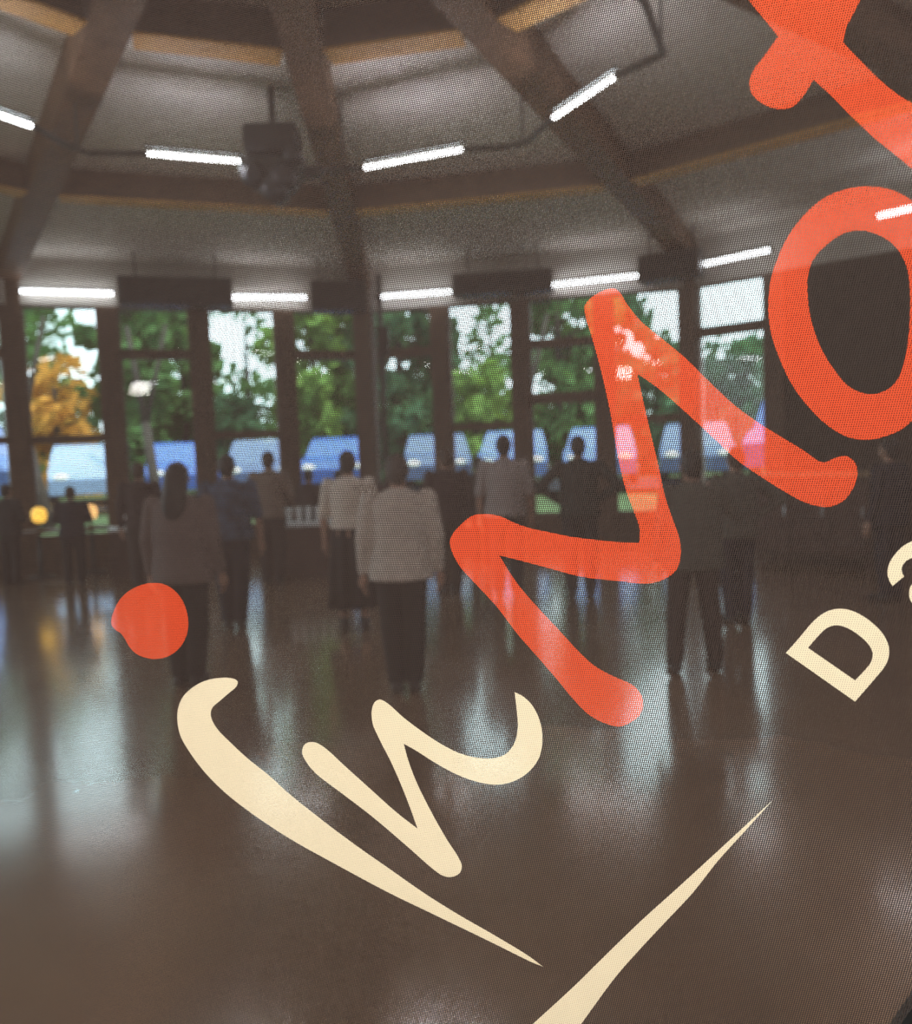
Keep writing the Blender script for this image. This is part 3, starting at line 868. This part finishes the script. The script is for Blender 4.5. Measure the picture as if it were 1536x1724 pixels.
person(1.73, 6.0, 1.62, 'person in olive grey with legs apart, right of the zigzag letter', T_OLIVE, T_BROWN, rad(0), HAIR_BK, False, 'one_up', 'long', 'trousers', 0.155, 0.80, wide=1.08, torso=1.15)
person(2.60, 7.6, 1.63, 'person in olive and dark navy trousers standing behind at the right', T_OLIVE, T_DNAVY, rad(8), HAIR_BR, False, 'akimbo', 'long', 'trousers', 0.075, 0.84, wide=1.05, torso=1.1)
person(4.45, 8.4, 1.65, 'person in dark navy clothes at the right edge under the letter O', T_DNAVY, T_DNAVY, rad(30), HAIR_BK, False, 'down', 'long', 'trousers', 0.09, 0.8, wide=1.1, torso=1.1)
person(-6.55, 12.0, 1.48, 'person in charcoal clothes at the left edge beside the yellow lantern', T_CHAR, T_BLACK, rad(-20), HAIR_BK, False, 'front', 'long', 'trousers', 0.1, 0.84, wide=1.1, torso=1.15)
person(-5.48, 11.7, 1.42, 'person in dark navy standing between the two yellow lanterns', T_DNAVY, T_BLACK, rad(15), HAIR_BR, False, 'front', 'long', 'trousers', 0.1, 0.84, wide=1.05, torso=1.1)
person(-4.15, 10.8, 1.72, 'person in maroon top partly hidden left of the long dark hair', T_MAROON, T_BROWN, rad(10), HAIR_BR, False, 'down', 'long', 'trousers', 0.08, 0.84)
person(-0.85, 11.0, 1.55, 'dark-haired person glimpsed between the two pale shirts', T_MAROON, T_CHAR, rad(0), HAIR_BK, False, 'front', 'long', 'trousers', 0.08, 0.84)
person(-1.82, 12.9, 1.5, 'small dark person at the pale tablecloth left of the black skirt', T_MAROON, T_CHAR, rad(30), HAIR_BK, False, 'front', 'long', 'trousers', 0.08, 0.84)
person(-2.35, 13.2, 1.52, 'small dark person at the pale tablecloth beside the timber post', T_MAROON, T_CHAR, rad(-20), HAIR_BK, False, 'front', 'long', 'trousers', 0.08, 0.84)
person(0.35, 12.0, 1.62, 'dark person left of the tall person in light grey', T_CHAR, T_BLACK, rad(0), HAIR_BK, False, 'front', 'long', 'trousers', 0.08, 0.84)

# shoulder bag carried beside the maroon person
e = empty('shoulder_bag', (0.12, 9.75, 0.0), 0, 'dark shoulder bag hanging right of the checked shirt', 'bag')
bm = bmesh.new(); box(bm, (0, 0, 0.62), (0.28, 0.14, 0.34), bev=0.03); link('pouch', bm, T_CHAR, e, True)
bm = bmesh.new()
for a, b in (((-0.12, 0, 0.76), (-0.06, 0, 1.1)), ((-0.06, 0, 1.1), (0.02, 0, 1.12)), ((0.02, 0, 1.12), (0.12, 0, 0.76))):
    capsule(bm, a, b, 0.012, 0.012, 8, 2)
link('strap', bm, T_BLACK, e, True)

# ------------------------------------------------------------------ serving tables and what stands on them
def serving_table(x, y, rz, L, label):
    e = empty('serving_table', (x, y, 0), rz, label, 'table', 'serving tables along the windows')
    bm = bmesh.new(); box(bm, (0, 0, 0.735), (L, 0.75, 0.03), bev=0.006); link('tabletop', bm, WHITE, e)
    bm = bmesh.new(); box(bm, (0, -0.34, 0.36), (L - 0.06, 0.03, 0.70)); link('front_panel', bm, BUFFET, e)
    for sx in (-1, 1):
        for sy in (-1, 1):
            bm = bmesh.new(); box(bm, (sx * (L / 2 - 0.06), sy * 0.30, 0.36), (0.05, 0.05, 0.72)); link('leg', bm, BUFFET, e)
    return e
serving_table(-4.6, 12.75, rad(20), 1.5, 'white-topped serving table with brown front under the left windows')
serving_table(-2.25, 12.2, rad(8), 1.35, 'white-topped serving table with brown front left of the black skirt')
glass0 = None
gi = 0
for (tx, ty, rz, spots, nm) in ((-4.6, 12.75, rad(20), [(-0.5 + 0.11 * i, 0.12 * j) for i in range(9) for j in (-1, 0, 1)], 'drinking glasses on the left serving table'),
                                (-2.25, 12.2, rad(8), [(-0.5 + 0.14 * i, 0.13 * j) for i in range(8) for j in (-1, 0)], 'drinking glasses on the serving table by the black skirt')):
    for gk, (u, v) in enumerate(spots):
        if glass0 is None:
            bm = bmesh.new()
            lathe(bm, [(0.030, 0), (0.034, 0.01), (0.036, 0.08), (0.044, 0.24), (0.040, 0.24), (0.030, 0.03), (0.001, 0.025)])
            glass0 = link('drinking_glass', bm, GLASSY, None, True)
            g = glass0
        else:
            g = glass0.copy(); COL.objects.link(g)
        g.location = (tx + u * math.cos(rz) - v * math.sin(rz), ty + u * math.sin(rz) + v * math.cos(rz), 0.7502)
        rows = 3 if 'left' in nm else 2
        tag(g, 'clear drinking glass, %s from left in the %s row on the %s table' % (('first', 'second', 'third', 'fourth', 'fifth', 'sixth', 'seventh', 'eighth', 'ninth')[gk // rows], ('front', 'middle', 'back')[gk % rows], 'wide left' if rows == 3 else 'shorter centre'), 'glass', nm)
        g.scale = (1, 1, 1.0)
def lantern(x, y, z, label, col):
    e = empty('table_lantern', (x, y, z), 0, label, 'lantern', 'yellow lanterns at the left')
    m = mat('glowing_' + label.split()[0], (0.8, 0.6, 0.2), 0.5, emis=col, estr=2.8)
    bm = bmesh.new(); lathe(bm, [(0.09, 0), (0.09, 0.015), (0.02, 0.03), (0.02, 0.12)]); link('base', bm, DARKGREY, e, True)
    bm = bmesh.new(); lathe(bm, [(0.05, 0.12), (0.10, 0.16), (0.115, 0.24), (0.10, 0.32), (0.05, 0.36)]); link('lamp_shade', bm, m, e, True)
def side_table(x, y, label):
    e = empty('round_table', (x, y, 0), 0, label, 'table', 'small round tables at the left')
    bm = bmesh.new(); lathe(bm, [(0.33, 0.70), (0.35, 0.71), (0.35, 0.73), (0.33, 0.74)], n=32); link('tabletop', bm, BUFFET, e)
    bm = bmesh.new(); lathe(bm, [(0.2, 0), (0.2, 0.02), (0.03, 0.05), (0.03, 0.71)]); link('pedestal', bm, DARKGREY, e, True)
side_table(-6.55, 12.85, 'small round dark table behind the charcoal-dressed person')
side_table(-5.88, 13.2, 'small round dark table left of the white serving table')
lantern(-6.5, 12.8, 0.74, 'yellow glowing table lantern, the left one of the two', (1.0, 0.55, 0.07))
lantern(-5.86, 13.15, 0.74, 'amber glowing table lantern, the right of the two', (1.0, 0.55, 0.2))

# dark sideboard at the right
e = empty('sideboard', (4.95, 11.2, 0), rad(-48), 'dark brown sideboard with a pale top edge against the dark wall at right', 'sideboard')
bm = bmesh.new(); box(bm, (0, 0, 0.66), (1.6, 0.5, 1.08), bev=0.01); link('carcass', bm, DARKWALL, e)
bm = bmesh.new(); box(bm, (0, 0, 1.225), (1.66, 0.56, 0.045), bev=0.008); link('worktop', bm, mat('pale_edge_wood', (0.32, 0.22, 0.13), 0.5), e)
for s in (-1, 0, 1):
    bm = bmesh.new(); box(bm, (s * 0.52, -0.26, 0.66), (0.48, 0.02, 0.98), bev=0.004); dr = link('door', bm, BUFFET, e)
    bm = bmesh.new(); box(bm, (s * 0.52 + 0.18, -0.285, 0.75), (0.015, 0.02, 0.14)); link('handle', bm, HUBCAP, dr)
for sx in (-1, 1):
    for sy in (-1, 1):
        bm = bmesh.new(); box(bm, (sx * 0.74, sy * 0.2, 0.06), (0.05, 0.05, 0.13)); link('leg', bm, BUFFET, e)

# ------------------------------------------------------------------ outside: cars and trees
def car(deg, r, rz, col, label, van=False, z=0.80):
    p = pol(deg, r + 0.5, z)
    rz = rad(-90 - deg + ((deg * 7) % 16 - 8))
    e = empty('car', p, rz, label, 'car', 'cars parked outside the windows')
    paint = mat('car_paint', col, 0.25, spec=0.7)
    H = 1.95 if van else 1.5
    if van:
        prof = [(-2.3, 0.35), (2.3, 0.35), (2.35, 0.9), (2.1, 1.15), (1.6, 1.25), (1.25, H), (-2.2, H), (-2.35, 1.2)]
        glass = [(-2.0, 1.25), (1.5, 1.25), (1.2, H - 0.12), (-2.0, H - 0.12)]
    else:
        prof = [(-2.15, 0.3), (2.15, 0.3), (2.2, 0.65), (2.0, 0.88), (1.1, 0.98), (0.45, 1.42), (0.0, H), (-0.9, H - 0.02), (-1.5, 1.12), (-2.1, 1.02), (-2.2, 0.7)]
        glass = [(-1.35, 1.03), (0.95, 1.03), (0.38, 1.38), (-0.05, H - 0.08), (-0.85, H - 0.1)]
    def extr(pr, w, name, m, inset=0.0):
        bm = bmesh.new()
        L_, R_ = [], []
        for x, z_ in pr:
            ww = w * (1 - 0.16 * max(0, (z_ - 0.9)) / 0.6)
            L_.append(bm.verts.new((x, -ww, z_))); R_.append(bm.verts.new((x, ww, z_)))
        n = len(pr)
        bm.faces.new(L_); bm.faces.new(list(reversed(R_)))
        for i in range(n):
            j = (i + 1) % n
            bm.faces.new((L_[i], R_[i], R_[j], L_[j]))
        bmesh.ops.recalc_face_normals(bm, faces=bm.faces)
        return link(name, bm, m, e)
    extr(prof, 0.86, 'body', paint)
    extr(glass, 0.875, 'side_windows', CARGLASS)
    for x in (-1.35, 1.35):
        for s in (-1, 1):
            bm = bmesh.new(); tube(bm, (x, s * 0.7, 0.33), (x, s * 0.9, 0.33), 0.33, n=24); w = link('wheel', bm, RUBBER, e, True)
            bm = bmesh.new(); tube(bm, (x, s * 0.9, 0.33), (x, s * 0.915, 0.33), 0.19, n=16); link('hub_cap', bm, HUBCAP, w)
    for s in (-1, 1):
        bm = bmesh.new(); ellipsoid(bm, (2.17, s * 0.6, 0.7), (0.05, 0.16, 0.08)); link('headlight', bm, GLASSY, e, True)
BLUE = (0.03, 0.09, 0.34); PALE = (0.08, 0.15, 0.38); WHT = (0.20, 0.30, 0.50); SIL = (0.06, 0.10, 0.22)
for (dg, r_, rz, cl, lb, vn) in ((-34, 18.4, rad(20), PALE, 'pale blue van outside the far left windows, left of the leaning trunk', True),
                                 (-26.5, 18.2, rad(12), WHT, 'white car outside the window between the first two posts', False),
                                 (-19.5, 18.3, rad(185), BLUE, 'blue car outside behind the long-haired person', False),
                                 (-13, 18.0, rad(10), SIL, 'silver blue car outside behind the navy-dressed person', False),
                                 (-6.5, 18.1, rad(5), BLUE, 'blue car outside left of the centre post', False),
                                 (1.5, 18.3, rad(180), SIL, 'grey blue car outside right of the vertical pipe', False),
                                 (8.2, 18.0, rad(-4), PALE, 'pale blue car outside left of the grey-topped person', False),
                                 (15.4, 17.9, rad(-14), PALE, 'pale blue car outside left of the green-dressed person', False),
                                 (22.8, 18.2, rad(165), SIL, 'silver blue car outside left of the right corner post', False),
                                 (30.5, 18.4, rad(-30), BLUE, 'blue car outside the last window at right', True)):
    car(dg, r_, rz, cl, lb, vn)

def tree(deg, r, h, cr, m, label, trunk=0.16, lean=0.0, dens=900, low=0.25, leaf=0.22, gx=1.0):
    p = pol(deg, r, 0.75 + (0.1 if r > 25 else 0))
    e = empty('tree', p, 0, label, 'tree', 'trees outside the windows')
    rnd = random.Random(int(deg * 10 + r * 3 + 1000))
    bm = bmesh.new()
    topx = lean
    tube(bm, (0, 0, -0.3), (topx * 0.5, 0, h * 0.45), trunk, trunk * 0.7, 10)
    tube(bm, (topx * 0.5, 0, h * 0.45), (topx, 0, h * 0.85), trunk * 0.7, trunk * 0.25, 8)
    for i in range(7):
        z = h * (0.35 + 0.07 * i); a = rnd.uniform(0, 6.28); l = cr * rnd.uniform(0.5, 0.9)
        x0 = topx * z / h
        tube(bm, (x0, 0, z), (x0 + l * math.cos(a), l * math.sin(a), z + l * 0.5), trunk * 0.35, trunk * 0.1, 6)
    link('trunk', bm, BARK, e, True)
    verts, faces = [], []
    cl = []
    for i in range(44):
        zz = rnd.uniform(low, 1.0)
        rr_ = cr * (0.45 + 0.55 * math.sin(math.pi * min(0.97, (zz - low) / (1.02 - low)))) * rnd.uniform(0.2, 0.95)
        a = rnd.uniform(0, 2 * math.pi)
        cl.append((topx * zz + rr_ * math.cos(a) * gx, rr_ * math.sin(a), h * zz, cr * rnd.uniform(0.2, 0.45)))
    for i in range(dens):
        cx, cy, cz, rr_ = cl[i % len(cl)]
        v = Vector((rnd.gauss(0, 1), rnd.gauss(0, 1), rnd.gauss(0, 0.8)))
        v = v.normalized() * rr_ * rnd.uniform(0.5, 1.0)
        c0 = Vector((cx, cy, cz)) + v
        q = Vector((rnd.gauss(0, 1), rnd.gauss(0, 1), rnd.gauss(0, 1))).normalized()
        t1 = q.orthogonal().normalized(); t2 = q.cross(t1)
        s = leaf * rnd.uniform(0.6, 1.3)
        b = len(verts)
        verts += [c0 - t1 * s, c0 - t2 * s * 0.6, c0 + t1 * s, c0 + t2 * s * 0.6]
        faces.append((b, b + 1, b + 2, b + 3))
    me = bpy.data.meshes.new('crown')
    me.from_pydata([tuple(v) for v in verts], [], faces)
    me.materials.append(m)
    o = bpy.data.objects.new('crown', me); COL.objects.link(o); o.parent = e
trees = [(-31, 26, 8, 2.0, LEAF_G, 'green tree outside the leftmost sliver of window', 1400), (-25.6, 24.5, 4.3, 1.5, LEAF_Y, 'golden sunlit tree outside the window left of the second post', 450),
         (-26.5, 31, 7.5, 1.9, LEAF_G, 'thin green tree with sky showing through, behind the golden tree', 1250), (-20.4, 26, 8, 1.9, LEAF_G, 'tall green tree outside between second and third posts', 1900),
         (-15.4, 25, 3.0, 1.3, LEAF_D, 'low green tree under the bright sky gap between third and fourth posts', 900), (-13.8, 31, 7.5, 1.7, LEAF_G, 'sparse green tree against bright sky behind the low one', 260),
         (-9.4, 25.5, 8, 1.9, LEAF_L, 'bright green tall tree outside left of the centre post', 1700), (-3.6, 26, 8, 1.7, LEAF_D, 'deep green tall tree outside right of the vertical pipe', 2000),
         (-17.9, 29.5, 8, 1.3, LEAF_G, 'slim green tree outside just left of the third post', 1500), (-1.6, 29.5, 8, 1.3, LEAF_D, 'slim deep green tree outside just left of the bright gap', 1500),
         (-6.6, 31.5, 8, 1.8, LEAF_D, 'deep green tree further back behind the centre post', 1400), (1.7, 25, 3.7, 1.25, LEAF_L, 'short yellow-green tree under the bright forked gap', 900),
         (2.8, 31, 7, 1.6, LEAF_G, 'thin tree with bright sky between its branches', 420), (7.4, 26, 8, 1.9, LEAF_G, 'tall green tree outside left of the zigzag letter', 1900),
         (11.2, 31.5, 8, 1.7, LEAF_D, 'deep green tree further back behind the zigzag letter top', 1500), (13.9, 25.5, 4.3, 1.5, LEAF_D, 'low deep green tree outside behind the zigzag letter', 900),
         (19.0, 26, 4.2, 1.9, LEAF_D, 'low deep green tree outside the last window', 1200), (24, 31, 7, 2.2, LEAF_G, 'green tree further back hidden at the right', 900)]
for (az, D, h_, cr_, m_, lb, dn) in trees:
    D += 1.0
    tx, ty = D * math.tan(rad(az)), D
    tree(math.degrees(math.atan2(tx - C.x, ty - C.y)), math.hypot(tx - C.x, ty - C.y), h_, cr_, m_, lb, dens=int(dn * (3.0 if dn > 1300 else 2.0)), low=0.06, leaf=0.23 if dn > 1300 else 0.2)
# bare leaning trunks near the glass
for (dg, r_, ln, lb) in ((-29.8, 15.3, -1.0, 'thin dark leaning trunk outside the window right of the far left corner post'), (-21.5, 16.0, -0.5, 'thin dark trunk outside right of the second post'), (9.3, 15.6, 0.3, 'forked dark trunk outside the bright gap window')):
    p = pol(dg, r_, 0.3)
    e = empty('bare_tree', p, 0, lb, 'tree', 'bare leaning trees outside')
    bm = bmesh.new()
    tube(bm, (0, 0, -0.3), (ln * 0.5, 0, 2.4), 0.14, 0.10, 10); tube(bm, (ln * 0.5, 0, 2.4), (ln * 1.1, 0, 4.6), 0.09, 0.05, 8); tube(bm, (ln * 0.5, 0, 2.3), (ln * 0.5 + 0.6, 0, 4.6), 0.07, 0.04, 8)
    link('trunk', bm, BARK, e, True)
# hedge behind the road
HW = ['outside the far left edge', 'behind the golden tree', 'behind the window between second and third posts', 'behind the long-haired person', 'behind the navy-dressed person', 'behind the centre post', 'right of the vertical pipe', 'behind the grey-topped person', 'behind the green-dressed person', 'behind the zigzag letter', 'outside the last window', 'beyond the last window']
for i, dg in enumerate(range(-44, 44, 8)):
    p = pol(dg, 36, 1.0)
    rnd = random.Random(i + 50)
    vs, fs = [], []
    for j in range(3000):
        c0 = Vector((rnd.uniform(-2.35, 2.35), rnd.uniform(-0.6, 0.6), rnd.uniform(0, 3.6 + 0.5 * math.sin(j))))
        q = Vector((rnd.gauss(0, 1), rnd.gauss(0, 1), rnd.gauss(0, 1))).normalized()
        t1 = q.orthogonal().normalized(); t2 = q.cross(t1); s = 0.16 * rnd.uniform(0.6, 1.3)
        b = len(vs); vs += [c0 - t1 * s, c0 - t2 * s * 0.6, c0 + t1 * s, c0 + t2 * s * 0.6]; fs.append((b, b + 1, b + 2, b + 3))
    me = bpy.data.meshes.new('hedge'); me.from_pydata([tuple(v) for v in vs], [], fs); me.materials.append([LEAF_D, LEAF_G][i % 2])
    o = bpy.data.objects.new('hedge', me); COL.objects.link(o); o.location = p; o.rotation_euler[2] = rad(-dg)
    tag(o, 'leafy green hedge section far outside, ' + HW[i], 'hedge', 'hedge sections behind the parked cars')
